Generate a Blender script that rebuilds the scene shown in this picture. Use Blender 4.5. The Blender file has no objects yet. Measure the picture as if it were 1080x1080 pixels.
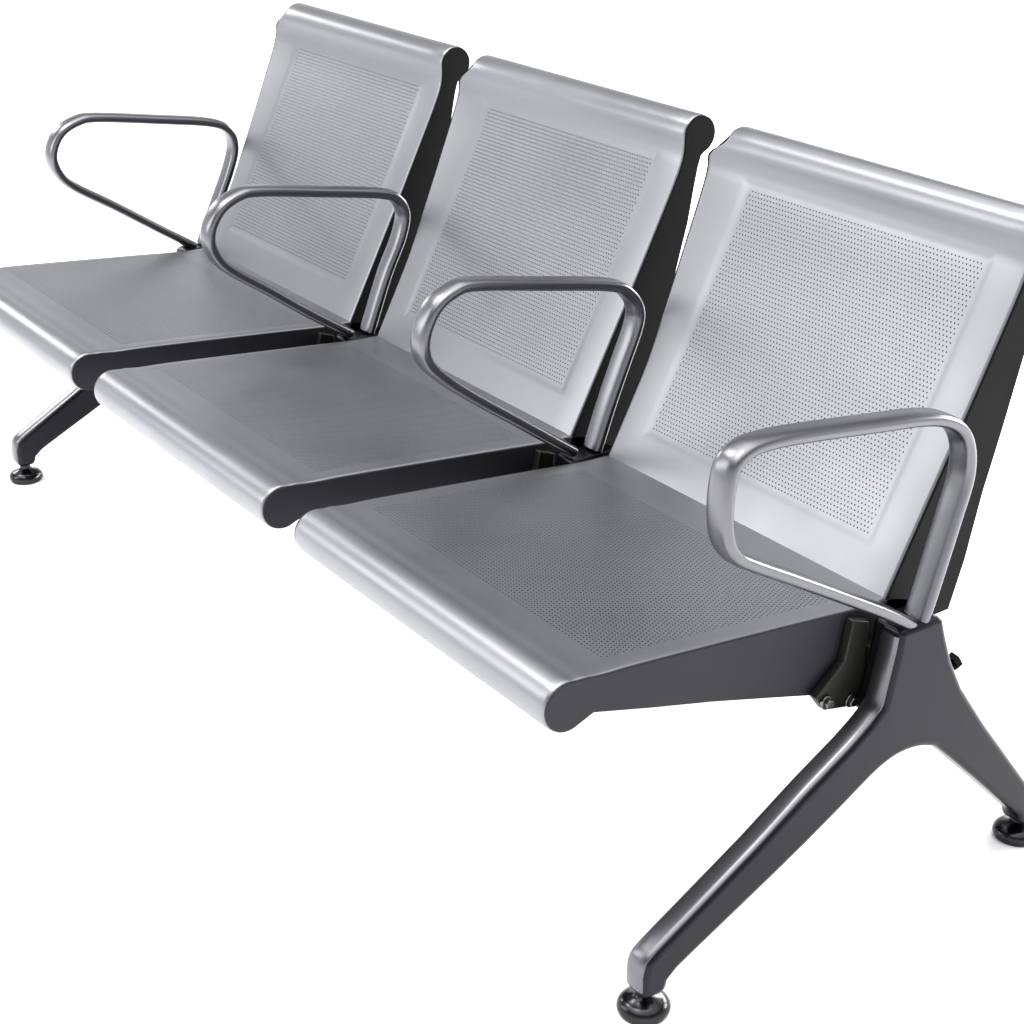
import bpy, bmesh, math, random
from mathutils import Vector, Matrix

S = bpy.context.scene
COL = S.collection
# ------------------------------------------------------------------ camera
RIGHT = Vector((0.5695435, 0.8219598, 0.0015506))
DOWN = Vector((0.3370070, -0.2317937, -0.9125229))
FWD = Vector((-0.7496976, 0.5202440, -0.4090228))
cam_d = bpy.data.cameras.new('camera')
cam = bpy.data.objects.new('camera', cam_d)
COL.objects.link(cam)
m = Matrix.Identity(4)
for i in range(3):
    m[i][0] = RIGHT[i]; m[i][1] = -DOWN[i]; m[i][2] = -FWD[i]
m.translation = Vector((3.08228977, -1.27531726, 1.34381194))
cam.matrix_world = m
cam_d.sensor_width = 36; cam_d.sensor_height = 36
cam_d.lens = 66.14
cam_d.clip_start = .05; cam_d.clip_end = 300
S.camera = cam
# ------------------------------------------------------------------ world, lamps, exposure
W = bpy.data.worlds.new('World'); S.world = W; W.use_nodes = True
wn = W.node_tree
bg = wn.nodes['Background']
# made-up surround: bright low down, dim band to darken seat tops, bright overhead
wtc = wn.nodes.new('ShaderNodeTexCoord'); wsx = wn.nodes.new('ShaderNodeSeparateXYZ')
wn.links.new(wtc.outputs['Generated'], wsx.inputs[0])
wr = wn.nodes.new('ShaderNodeValToRGB')
wn.links.new(wsx.outputs['Z'], wr.inputs['Fac'])
el = wr.color_ramp.elements
el[0].position = .19; el[0].color = (.62, .63, .65, 1)
el[1].position = .84; el[1].color = (1, 1, 1, 1)
for p_, c_ in ((.27, (.44, .445, .455, 1)), (.36, (.42, .423, .435, 1)), (.45, (.15, .152, .164, 1)), (.63, (.15, .152, .164, 1))):
    e_ = el.new(p_); e_.color = c_
wn.links.new(wr.outputs['Color'], bg.inputs['Color'])
bg.inputs['Strength'].default_value = 2.4
S.view_settings.view_transform = 'Standard'
S.view_settings.look = 'None'
S.view_settings.exposure = 0
S.view_settings.gamma = 1
S.view_settings.use_curve_mapping = False

def area(name, loc, target, sx, sy, power, col=(1, 1, 1)):
    d = bpy.data.lights.new(name, 'AREA'); d.shape = 'RECTANGLE'; d.size = sx; d.size_y = sy
    d.energy = power; d.color = col
    o = bpy.data.objects.new(name, d); COL.objects.link(o)
    o.location = loc
    o.rotation_euler = (Vector(target) - Vector(loc)).to_track_quat('-Z', 'Y').to_euler()
    return o
# unseen fills and accents, added to whiten the floor and light backs, legs, edges
area('overhead_fill', (.4, -1.0, 6.0), (.4, -.6, 0), 6, 6, 250)  # added to wash the floor out to white
area('rear_low_fill', (.9, 3.6, 1.35), (.9, -.2, 0), 4.5, 1.0, 300)  # added behind to fill the shade under the bench
area('front_fill', (-.55, -2.7, 2.05), (1.6, .25, .5), 1.4, 1.3, 30)  # added to brighten the backs, the nearest most
area('low_accent', (-.8, -2.1, 1.1), (1.6, .2, .5), .8, .6, 9)  # added for highlights on the armrest posts
area('edge_accent', (1.0, -1.3, 5.0), (1.8, -.1, .2), .8, .8, 75)  # added for a bright line along the near leg's ridge
area('left_accent', (-1.3, -1.4, 4.0), (1.8, -.1, .2), .9, .9, 60)  # added to brighten the near leg face and the rolls
area('far_fill', (-4.2, -.8, 2.3), (0, -.1, .2), .9, .9, 50)  # added to lift the far leg's front face

# ------------------------------------------------------------------ materials
def mat(name, col, metallic=0., rough=.5, bump=0., bscale=300, rvar=0., cvar=0., coat=0., spec=.5):
    M = bpy.data.materials.new(name); M.use_nodes = True
    nt = M.node_tree; b = nt.nodes['Principled BSDF']
    b.inputs['Metallic'].default_value = metallic
    b.inputs['Coat Weight'].default_value = coat
    b.inputs['Coat Roughness'].default_value = .15
    b.inputs['Specular IOR Level'].default_value = spec
    tc = nt.nodes.new('ShaderNodeTexCoord')
    n = nt.nodes.new('ShaderNodeTexNoise'); n.inputs['Scale'].default_value = 7
    n.inputs['Detail'].default_value = 6
    nt.links.new(tc.outputs['Object'], n.inputs['Vector'])
    mr = nt.nodes.new('ShaderNodeMapRange')
    mr.inputs['From Min'].default_value = .3; mr.inputs['From Max'].default_value = .7
    mr.inputs['To Min'].default_value = rough - rvar; mr.inputs['To Max'].default_value = rough + rvar
    nt.links.new(n.outputs['Fac'], mr.inputs['Value'])
    nt.links.new(mr.outputs['Result'], b.inputs['Roughness'])
    mx = nt.nodes.new('ShaderNodeMix'); mx.data_type = 'RGBA'
    mx.inputs['A'].default_value = tuple(c * (1 - cvar) for c in col) + (1,)
    mx.inputs['B'].default_value = tuple(min(1, c * (1 + cvar)) for c in col) + (1,)
    n2 = nt.nodes.new('ShaderNodeTexNoise'); n2.inputs['Scale'].default_value = 3.1
    n2.inputs['Detail'].default_value = 3
    nt.links.new(tc.outputs['Object'], n2.inputs['Vector'])
    nt.links.new(n2.outputs['Fac'], mx.inputs['Factor'])
    nt.links.new(mx.outputs['Result'], b.inputs['Base Color'])
    if bump:
        n3 = nt.nodes.new('ShaderNodeTexNoise'); n3.inputs['Scale'].default_value = bscale
        n3.inputs['Detail'].default_value = 2
        nt.links.new(tc.outputs['Object'], n3.inputs['Vector'])
        bp = nt.nodes.new('ShaderNodeBump'); bp.inputs['Strength'].default_value = bump
        bp.inputs['Distance'].default_value = .001
        nt.links.new(n3.outputs['Fac'], bp.inputs['Height'])
        nt.links.new(bp.outputs['Normal'], b.inputs['Normal'])
    return M
SILVER = mat('silver_powder_coat', (.212, .215, .228), .94, .38, 0, 1, .035, .03)
LEG_LIT = mat('lit_leg_face', (.135, .135, .145), 1, .32, 0, 1, .03, .04)  # lighter metal for the leg face, light put into the colour
PAN = mat('backing_steel', (.205, .207, .219), .94, .42, 0, 1, .02, .03)
ENDG = mat('dark_grey_end_plate', (.0155, .0148, .0192), .3, .5, 0, 1, .05, .08, spec=.3)
BLACK = mat('black_end_cap', (.0022, .0022, .0028), 0, .5, .0, 500, .06, .1, spec=.08)
ALU = mat('satin_aluminium', (.150, .150, .162), 1, .30, .0, 300, .03, .03)
CAST = mat('shaded_casting', (.0175, .0175, .0208), .92, .30, 0, 1, .03, .08)  # pale cast metal, the shade on its sides put into the colour
DARK = mat('dark_steel', (.015, .016, .013), .5, .45, .1, 350, .05, .1)
CHROME = mat('dark_chrome', (.032, .032, .034), 1, .2, 0, 1, .03, .04)
RUBBER = mat('black_rubber', (.02, .02, .02), 0, .7, .2, 500)
BOLT = mat('zinc_bolt', (.16, .16, .15), 1, .25, 0, 1, .04)
FLOOR = mat('white_floor', (.97, .97, .97), 0, .8, .0, 1, .02, .005, spec=.1)

# ------------------------------------------------------------------ helpers
def obj(name, bm, material, parent=None, smooth=True, bevel=0., angle=40, seg=3):
    me = bpy.data.meshes.new(name)
    bmesh.ops.recalc_face_normals(bm, faces=bm.faces)
    bm.to_mesh(me); bm.free()
    me.materials.append(material)
    o = bpy.data.objects.new(name, me); COL.objects.link(o)
    if parent: o.parent = parent
    if smooth:
        for p in me.polygons: p.use_smooth = True
        me.set_sharp_from_angle(angle=math.radians(angle))
    if bevel:
        b = o.modifiers.new('bevel', 'BEVEL'); b.width = bevel; b.segments = seg
        b.limit_method = 'ANGLE'; b.angle_limit = math.radians(35); b.harden_normals = False
    return o

def box(bm, x0, x1, y0, y1, z0, z1):
    v = [bm.verts.new((x, y, z)) for x in (x0, x1) for y in (y0, y1) for z in (z0, z1)]
    for f in ((0, 1, 3, 2), (4, 6, 7, 5), (0, 4, 5, 1), (2, 3, 7, 6), (0, 2, 6, 4), (1, 5, 7, 3)):
        bm.faces.new([v[i] for i in f])

def prism(bm, pts, x0, x1):
    """polygon in (y, z) extruded along x"""
    a = [bm.verts.new((x0, y, z)) for y, z in pts]; b = [bm.verts.new((x1, y, z)) for y, z in pts]
    fa = bm.faces.new(a); fb = bm.faces.new(b[::-1]); n = len(pts)
    for i in range(n):
        bm.faces.new((a[i], a[(i + 1) % n], b[(i + 1) % n], b[i]))
    return fa, fb

def cyl(bm, c, axis, r, h, n=24, r2=None, ph=0):
    ax = Vector(axis).normalized()
    u = ax.orthogonal().normalized(); w = ax.cross(u)
    c = Vector(c); r2 = r if r2 is None else r2
    A = [bm.verts.new(c + (u * math.cos(t) + w * math.sin(t)) * r) for t in [ph + 2 * math.pi * i / n for i in range(n)]]
    B = [bm.verts.new(c + ax * h + (u * math.cos(t) + w * math.sin(t)) * r2) for t in [ph + 2 * math.pi * i / n for i in range(n)]]
    bm.faces.new(A[::-1]); bm.faces.new(B)
    for i in range(n):
        bm.faces.new((A[i], A[(i + 1) % n], B[(i + 1) % n], B[i]))

def lathe(bm, prof, n=40):
    rings = []
    for r, z in prof:
        if r < 1e-6: rings.append([bm.verts.new((0, 0, z))] * n)
        else: rings.append([bm.verts.new((r * math.cos(2 * math.pi * i / n), r * math.sin(2 * math.pi * i / n), z)) for i in range(n)])
    for a, b in zip(rings, rings[1:]):
        for i in range(n):
            f = []
            for v in (a[i], a[(i + 1) % n], b[(i + 1) % n], b[i]):
                if v not in f: f.append(v)
            if len(f) > 2: bm.faces.new(f)

def catmull(P, k=8, closed=False):
    out = []; n = len(P)
    for i in range(n - 1):
        p0 = P[max(i - 1, 0)]; p1 = P[i]; p2 = P[i + 1]; p3 = P[min(i + 2, n - 1)]
        for j in range(k):
            t = j / k
            out.append(tuple(.5 * (2 * b + (c - a) * t + (2 * a - 5 * b + 4 * c - d) * t * t + (3 * b - a - 3 * c + d) * t ** 3)
                             for a, b, c, d in zip(p0, p1, p2, p3)))
    out.append(tuple(P[-1]))
    return out

def resample(P, n):
    L = [0]
    for a, b in zip(P, P[1:]): L.append(L[-1] + math.dist(a, b))
    out = []; j = 0
    for i in range(n):
        s = L[-1] * i / (n - 1)
        while j < len(P) - 2 and L[j + 1] < s: j += 1
        t = (s - L[j]) / max(L[j + 1] - L[j], 1e-9)
        out.append(tuple(a + (b - a) * t for a, b in zip(P[j], P[j + 1])))
    return out

def arc(c, r, a0, a1, n):
    return [(c[0] + r * math.cos(math.radians(a0 + (a1 - a0) * i / n)), c[1] + r * math.sin(math.radians(a0 + (a1 - a0) * i / n))) for i in range(n + 1)]

# ------------------------------------------------------------------ the floor
bm = bmesh.new()
R_ = 60
vs = [bm.verts.new(p) for p in ((-R_, -R_, 0), (R_, -R_, 0), (R_, R_, 0), (-R_, R_, 0))]
bm.faces.new(vs)
fl = obj('floor', bm, FLOOR, smooth=False); fl['kind'] = 'structure'

# ------------------------------------------------------------------ the bench
bench = bpy.data.objects.new('waiting_bench', None); COL.objects.link(bench)
bench.location = (.9, .1, 0); bench.empty_display_size = .1
bench['label'] = 'silver perforated steel waiting bench with three seats and four loop armrests'
bench['category'] = 'bench'
OFF = Vector((.9, .1, 0))
def local(o, x=0, y=0, z=0):
    """place an object built in room coordinates under the bench"""
    o.parent = bench
    o.location = Vector((x, y, z)) - OFF
    return o

HW = .260            # half width of a seat
ROLL_S = ((-.289, .389), .029)
ROLL_B = ((.366, .773), .027)

class Profile:
    def __init__(s, pts):
        s.p = pts; s.L = [0]
        for a, b in zip(pts, pts[1:]): s.L.append(s.L[-1] + math.dist(a, b))
        s.len = s.L[-1]
        s.nv = []
        for i in range(len(pts)):
            a = pts[max(i - 1, 0)]; b = pts[min(i + 1, len(pts) - 1)]
            d = math.dist(a, b); s.nv.append((-(b[1] - a[1]) / d * s.sign, (b[0] - a[0]) / d * s.sign))
    sign = 1
    def at(s, t, n=0.):
        t = min(max(t, 0), s.len)
        import bisect
        j = min(max(bisect.bisect_right(s.L, t) - 1, 0), len(s.p) - 2)
        k = (t - s.L[j]) / max(s.L[j + 1] - s.L[j], 1e-9)
        a, b = s.p[j], s.p[j + 1]; na, nb = s.nv[j], s.nv[j + 1]
        nx = na[0] + (nb[0] - na[0]) * k; nz = na[1] + (nb[1] - na[1]) * k
        q = math.hypot(nx, nz) or 1
        return (a[0] + (b[0] - a[0]) * k + nx / q * n, a[1] + (b[1] - a[1]) * k + nz / q * n)

def smooth01(t):
    t = min(max(t, 0), 1); return t * t * (3 - 2 * t)

def sheet(prof, zs, zx, pitch, hole, name, sink=.0022, flare=None):
    """pressed sheet following the profile, rounded at both sides, with a sunk perforated field"""
    bm = bmesh.new()
    z0, z1 = zs; bev = .012; er = .006
    nx = int(round(2 * zx / pitch)); px = 2 * zx / nx
    ns = int(round((z1 - z0) / pitch)); ps = (z1 - z0) / ns
    def edge(x):
        d = HW - abs(x)
        return 0 if d >= er else -(er - math.sqrt(max(er * er - (er - d) ** 2, 0)))
    def off(x, t):
        d = max(abs(x) - zx, z0 - t, t - z1)          # distance outside the field
        return edge(x) - sink * (1 - smooth01((d - .001) / bev))
    def P(x, t, n=0):
        y, z = prof.at(t, off(x, t) + n)
        if flare and x < -zx: x += (x + zx) / (HW - zx) * flare(t)
        return (x, y, z)
    xs = sorted(set([round(v, 6) for v in
        [s * (HW - er + er * math.sin(math.radians(a))) for s in (-1, 1) for a in range(0, 91, 18)] +
        [s * (zx + k) for s in (-1, 1) for k in (0, .0025, .005, .0075, .010, .013)] +
        [-zx + 2 * zx * i / 12 for i in range(13)]]))
    ts = [z0 - k for k in (0, .0025, .005, .0075, .010, .013)] + [z1 + k for k in (0, .0025, .005, .0075, .010, .013)]
    ts += [z0 + (z1 - z0) * i / 12 for i in range(13)]
    t = 0
    while t < prof.len:
        if not (z0 - .014 < t < z1 + .014): ts.append(t)
        t += .0035
    ts.append(prof.len)
    ts = sorted(set(round(v, 6) for v in ts))
    V = [[bm.verts.new(P(x, t)) for t in ts] for x in xs]
    e = 1e-5
    for i in range(len(xs) - 1):
        for j in range(len(ts) - 1):
            cx = (xs[i] + xs[i + 1]) / 2; ct = (ts[j] + ts[j + 1]) / 2
            if abs(cx) < zx and z0 < ct < z1: continue
            bm.faces.new((V[i][j], V[i + 1][j], V[i + 1][j + 1], V[i][j + 1]))
    # staggered round holes
    r = hole / 2; cache = {}
    def vert(x, t, n=0):
        k = (round(x, 5), round(t, 5), round(n, 5))
        if k not in cache: cache[k] = bm.verts.new(P(x, t, n))
        return cache[k]
    for j in range(ns):
        t0 = z0 + j * ps
        st = (j % 2) * px / 2
        cells = []
        if st:
            vsq = [vert(-zx, t0), vert(-zx + st, t0), vert(-zx + st, t0 + ps), vert(-zx, t0 + ps)]; bm.faces.new(vsq)
            vsq = [vert(zx - st, t0), vert(zx, t0), vert(zx, t0 + ps), vert(zx - st, t0 + ps)]; bm.faces.new(vsq)
        for i in range(nx - (1 if st else 0)):
            a = -zx + st + i * px
            cx = a + px / 2; ct = t0 + ps / 2
            outer = [(a, t0), (cx, t0), (a + px, t0), (a + px, ct), (a + px, t0 + ps), (cx, t0 + ps), (a, t0 + ps), (a, ct)]
            O = [vert(*q) for q in outer]
            ang = [225, 270, 315, 0, 45, 90, 135, 180]
            I = [bm.verts.new(P(cx + r * math.cos(math.radians(q)), ct + r * math.sin(math.radians(q)))) for q in ang]
            D = [bm.verts.new(P(cx + r * math.cos(math.radians(q)), ct + r * math.sin(math.radians(q)), -.0014)) for q in ang]
            for k in range(8):
                k2 = (k + 1) % 8
                bm.faces.new((O[k], O[k2], I[k2], I[k])); bm.faces.new((I[k], I[k2], D[k2], D[k]))
    me = bpy.data.meshes.new(name); bm.to_mesh(me); bm.free(); me.materials.append(SILVER)
    for p in me.polygons: p.use_smooth = True
    me.set_sharp_from_angle(angle=math.radians(40))
    o = bpy.data.objects.new(name, me); COL.objects.link(o)
    return o

def pan(prof, depth, t0, t1, name, parent):
    """inner backing pan behind the perforated field"""
    bm = bmesh.new(); w = HW - .004
    n = 40; ts = [t0 + (t1 - t0) * i / n for i in range(n + 1)]
    def row(x, d): return [bm.verts.new((x,) + prof.at(t, -d)) for t in ts]
    A, B = row(-w, depth), row(w, depth); C_, D_ = row(-w, depth + .002), row(w, depth + .002)
    for i in range(n):
        bm.faces.new((A[i], B[i], B[i + 1], A[i + 1])); bm.faces.new((C_[i], C_[i + 1], D_[i + 1], D_[i]))
        bm.faces.new((A[i], A[i + 1], C_[i + 1], C_[i])); bm.faces.new((B[i], D_[i], D_[i + 1], B[i + 1]))
    bm.faces.new((A[0], C_[0], D_[0], B[0])); bm.faces.new((A[-1], B[-1], D_[-1], C_[-1]))
    return obj(name, bm, PAN, parent)

# --- seat profile (from the junction forward and round the front roll)
seat_top = catmull([(.200, .372), (.182, .379), (.160, .3835), (.114, .385), (.02, .393), (-.10, .403), (-.20, .411), (-.245, .4135), (-.268, .4165)], 10)
seat_pts = seat_top[:-1] + arc(ROLL_S[0], ROLL_S[1], 72, 300, 40)
Profile.sign = -1
PS = Profile(resample(seat_pts, 160))
back_line = catmull([(.150, .366), (.158, .3835), (.206, .477), (.255, .572), (.300, .662), (.326, .715), (.337, .743), (.3395, .765)], 10)
back_pts = back_line[:-1] + arc(ROLL_B[0], ROLL_B[1], 178, -70, 44)
Profile.sign = 1
PB = Profile(resample(back_pts, 180))

def seat_proto():
    s = sheet(PS, (.105, .428), .232, .0056, .0021, 'seat', .0004)
    pan(PS, .0022, .05, .458, 'seat_pan', s)
    pts = [(y, z) for y, z in PS.p]
    out = [PS.at(PS.len * i / 90, -.0012) for i in range(91)]
    low = [(-.256, .3725), (-.18, .353), (-.097, .333), (.0, .307), (.062, .290), (.09, .276), (.116, .259), (.150, .268), (.165, .31), (.195, .362)]
    for sg in (-1, 1):
        bm = bmesh.new()
        a, b = (HW - .0045, HW + .0006) if sg > 0 else (-HW - .0006, -HW + .0045)
        prism(bm, out + low, a, b)
        obj('seat_end_plate', bm, ENDG, s, angle=30, bevel=.0008, seg=2)
    return s
def flare(t):
    """the pressed panel widens towards its left shoulder, then steps in at the roll"""
    if t < .149: return 0
    return .034 * (t - .149) / .285 if t < .434 else .034 * (1 - smooth01((t - .434) / .032))
def back_proto():
    s = sheet(PB, (.075, .411), .200, .0056, .0022, 'backrest', .0009, flare)
    pan(PB, .0022, .03, .432, 'back_pan', s)
    out = [PB.at(PB.len * i / 100, -.0012) for i in range(101)]
    rear = [(.3685, .744), (.3635, .728), (.358, .70), (.350, .655), (.338, .611), (.322, .551), (.301, .479), (.283, .399), (.264, .34), (.215, .338), (.175, .362)]
    for sg in (-1, 1):
        bm = bmesh.new()
        a, b = (HW - .0045, HW + .0006) if sg > 0 else (-HW + .0006, -HW + .0045)
        fa, fb = prism(bm, out + rear, a, b)
        if sg < 0:
            ls = [flare(PB.len * i / 100) for i in range(101)] + [flare(.434 * min(max((z - .366) / .39, 0), 1)) if z < .74 else .02 for y, z in rear]
            for f in (fa, fb):
                for v in f.verts:
                    k = min(range(len(ls)), key=lambda i: abs((out + rear)[i][0] - v.co.y) + abs((out + rear)[i][1] - v.co.z))
                    v.co.x -= ls[k]
        obj('back_end_cap', bm, BLACK, s, angle=30, bevel=.0008, seg=2)
    return s

def copy_part(o, parent):
    c = o.copy(); COL.objects.link(c); c.parent = parent
    for ch in [q for q in list(COL.objects) if q.parent == o]:
        copy_part(ch, c)
    return c
seat0 = local(seat_proto(), .3)
back0 = local(back_proto(), .3)
for x in (.9, 1.5):
    for o in (seat0, back0):
        c = copy_part(o, bench); c.location = o.location + Vector((x - .3, 0, 0))

# --- armrests: flat-oval bent strap
ARMS = {
 1.8: (0, 0, [(.148, .373), (.107, .401), (.034, .443), (-.037, .483), (-.091, .513), (-.117, .530), (-.130, .552), (-.134, .580), (-.133, .606), (-.127, .630), (-.110, .642), (-.085, .645), (-.037, .642), (.067, .630), (.133, .622), (.17, .613), (.197, .597), (.212, .572), (.215, .537), (.203, .493), (.189, .447), (.176, .405), (.165, .372)]),
 1.2: (0, 0, [(.125, .385), (.031, .451), (-.028, .492), (-.075, .528), (-.103, .558), (-.107, .589), (-.091, .623), (-.063, .641), (-.030, .644), (.075, .626), (.182, .606), (.214, .590), (.230, .565), (.227, .538), (.209, .495), (.186, .439), (.164, .378)]),
 0.6: (0, 0, [(.130, .383), (.052, .434), (-.011, .479), (-.075, .524), (-.099, .557), (-.100, .586), (-.082, .615), (-.052, .631), (-.019, .633), (.078, .618), (.195, .598), (.225, .584), (.236, .559), (.227, .522), (.199, .465), (.165, .378)]),
 0.0: (0, 0, [(.150, .379), (.082, .423), (.004, .475), (-.071, .523), (-.097, .555), (-.101, .585), (-.084, .616), (-.052, .632), (-.017, .634), (.089, .618), (.198, .599), (.234, .580), (.243, .548), (.230, .506), (.203, .449), (.170, .377)]),
}
def armrest(x, dx, yaw, pts):
    bm = bmesh.new()
    C_ = resample(catmull(pts, 10), 150)
    n = 28; a, b = .0172, .0082; rings = []
    for i, (y, z) in enumerate(C_):
        p = C_[max(i - 1, 0)]; q = C_[min(i + 1, len(C_) - 1)]
        ty, tz = q[0] - p[0], q[1] - p[1]; L = math.hypot(ty, tz); ny, nz = -tz / L, ty / L
        ring = []
        for k in range(n):
            t = 2 * math.pi * k / n
            c, s = math.cos(t), math.sin(t)
            ex = .75
            u = a * math.copysign(abs(c) ** ex, c); w = b * math.copysign(abs(s) ** ex, s)
            ring.append(bm.verts.new((dx + yaw * (y - .14) + u, y + ny * w, z + nz * w)))
        rings.append(ring)
    for r0, r1 in zip(rings, rings[1:]):
        for k in range(n): bm.faces.new((r0[k], r0[(k + 1) % n], r1[(k + 1) % n], r1[k]))
    bm.faces.new(rings[0]); bm.faces.new(rings[-1][::-1])
    return local(obj('armrest', bm, ALU, None, angle=50), x)
for x, (dx, yaw, pts) in ARMS.items(): armrest(x, dx, yaw, pts)

# --- legs: cast inverted-V frames at both ends
def leg_outline():
    up_front = [(.108, .285), (.088, .268), (.062, .250), (.0, .213), (-.07, .168), (-.15, .121), (-.205, .089), (-.221, .077), (-.225, .060), (-.224, .030)]
    low_front = [(-.194, .030), (-.190, .044), (-.178, .054), (-.163, .062), (-.141, .073), (-.049, .119), (.003, .146), (.059, .177), (.095, .198), (.118, .2085), (.142, .214), (.168, .213), (.190, .207), (.212, .194), (.285, .126), (.353, .060), (.368, .046), (.373, .030)]
    up_rear = [(.406, .030), (.405, .052), (.392, .072), (.361, .110), (.282, .208), (.235, .272), (.212, .315), (.198, .352), (.190, .377)]
    i0, i1 = low_front.index((.059, .177)), low_front.index((.285, .126))
    low_front = low_front[:i0] + catmull(low_front[i0:i1 + 1], 3) + low_front[i1 + 1:]
    return up_front + low_front + up_rear + [(.125, .377), (.121, .35)]
def leg(x):
    bm = bmesh.new()
    P0 = leg_outline()
    fa, fb = prism(bm, P0, -.015, .020)
    prism(bm, [(.1262, .3785), (.1222, .350), (.1095, .285), (.098, .274), (.125, .258), (.160, .262), (.186, .30), (.188, .3785)], -.027, .0165)
    if x < .5:
        for v in bm.verts: v.co.x *= -1
    o = local(obj('leg_frame', bm, CAST, None, angle=35, bevel=.0075, seg=5), x)
    o.modifiers['bevel'].use_clamp_overlap = False
    # light painted as a lighter strip added on the front leg's upper face and ankle
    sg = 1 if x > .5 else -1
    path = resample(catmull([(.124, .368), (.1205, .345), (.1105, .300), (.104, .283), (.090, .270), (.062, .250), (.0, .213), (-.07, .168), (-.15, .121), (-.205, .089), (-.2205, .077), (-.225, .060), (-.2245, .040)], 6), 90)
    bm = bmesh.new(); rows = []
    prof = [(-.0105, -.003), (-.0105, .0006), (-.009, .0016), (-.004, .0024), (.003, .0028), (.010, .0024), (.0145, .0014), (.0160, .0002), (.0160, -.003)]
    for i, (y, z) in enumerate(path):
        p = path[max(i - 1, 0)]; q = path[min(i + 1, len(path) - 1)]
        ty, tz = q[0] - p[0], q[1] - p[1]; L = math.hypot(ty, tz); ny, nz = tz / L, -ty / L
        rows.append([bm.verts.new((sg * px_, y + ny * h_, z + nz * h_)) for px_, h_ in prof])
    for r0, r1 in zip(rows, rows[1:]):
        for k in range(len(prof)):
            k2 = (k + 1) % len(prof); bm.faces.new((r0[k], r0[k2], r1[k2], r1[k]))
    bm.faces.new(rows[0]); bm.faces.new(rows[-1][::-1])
    obj('leg_lit_strip', bm, LEG_LIT, o, angle=50)
    for y in (-.209, .390):
        bm = bmesh.new()
        lathe(bm, [(0, .040), (.0090, .040), (.0095, .024), (.013, .0205), (.021, .018), (.0265, .015), (.0295, .0105), (.0300, .007), (.029, .003), (.0, .003)])
        f = obj('foot', bm, CHROME, o); f.location = (0, y, 0)
        bm = bmesh.new(); lathe(bm, [(0, .003), (.027, .003), (.027, .0), (0, 0)])
        obj('foot_pad', bm, RUBBER, f)
    # clamp knob at the rear of the hub
    bm = bmesh.new()
    cyl(bm, (0, .222, .291), (0, .8, .35), .006, .014, 16)
    cyl(bm, (0, .232, .2955), (0, .8, .35), .011, .009, 6)
    obj('clamp_bolt', bm, BLACK, o, bevel=.001)
    return o
leg(1.8); leg(0.0)

# --- beam, seat brackets, middle armrest mounts
bm = bmesh.new(); box(bm, .022, 1.778, .122, .182, .278, .338)
local(obj('beam', bm, DARK, None, bevel=.006))
def bracket(x):
    bm = bmesh.new()
    prism(bm, [(.045, .297), (.060, .277), (.105, .268), (.119, .275), (.1195, .372), (.095, .380), (.085, .33)], -.006, .006)
    o = local(obj('seat_bracket', bm, DARK, None, bevel=.0015), x)
    for y, z in ((.060, .289), (.098, .279)):
        bm = bmesh.new(); cyl(bm, (.006, y, z), (1, 0, 0), .0085, .004, 20); cyl(bm, (.010, y, z), (1, 0, 0), .006, .005, 6)
        obj('bolt', bm, BOLT, o, bevel=.0008)
    return o
for x in (1.768, 1.232, 1.168, .632, .568, .032): bracket(x)
for x in (.6, 1.2):
    bm = bmesh.new()
    prism(bm, [(.118, .376), (.108, .345), (.112, .27), (.19, .27), (.205, .32), (.195, .377)], -.019, .019)
    local(obj('armrest_mount', bm, CAST, None, bevel=.004), x)
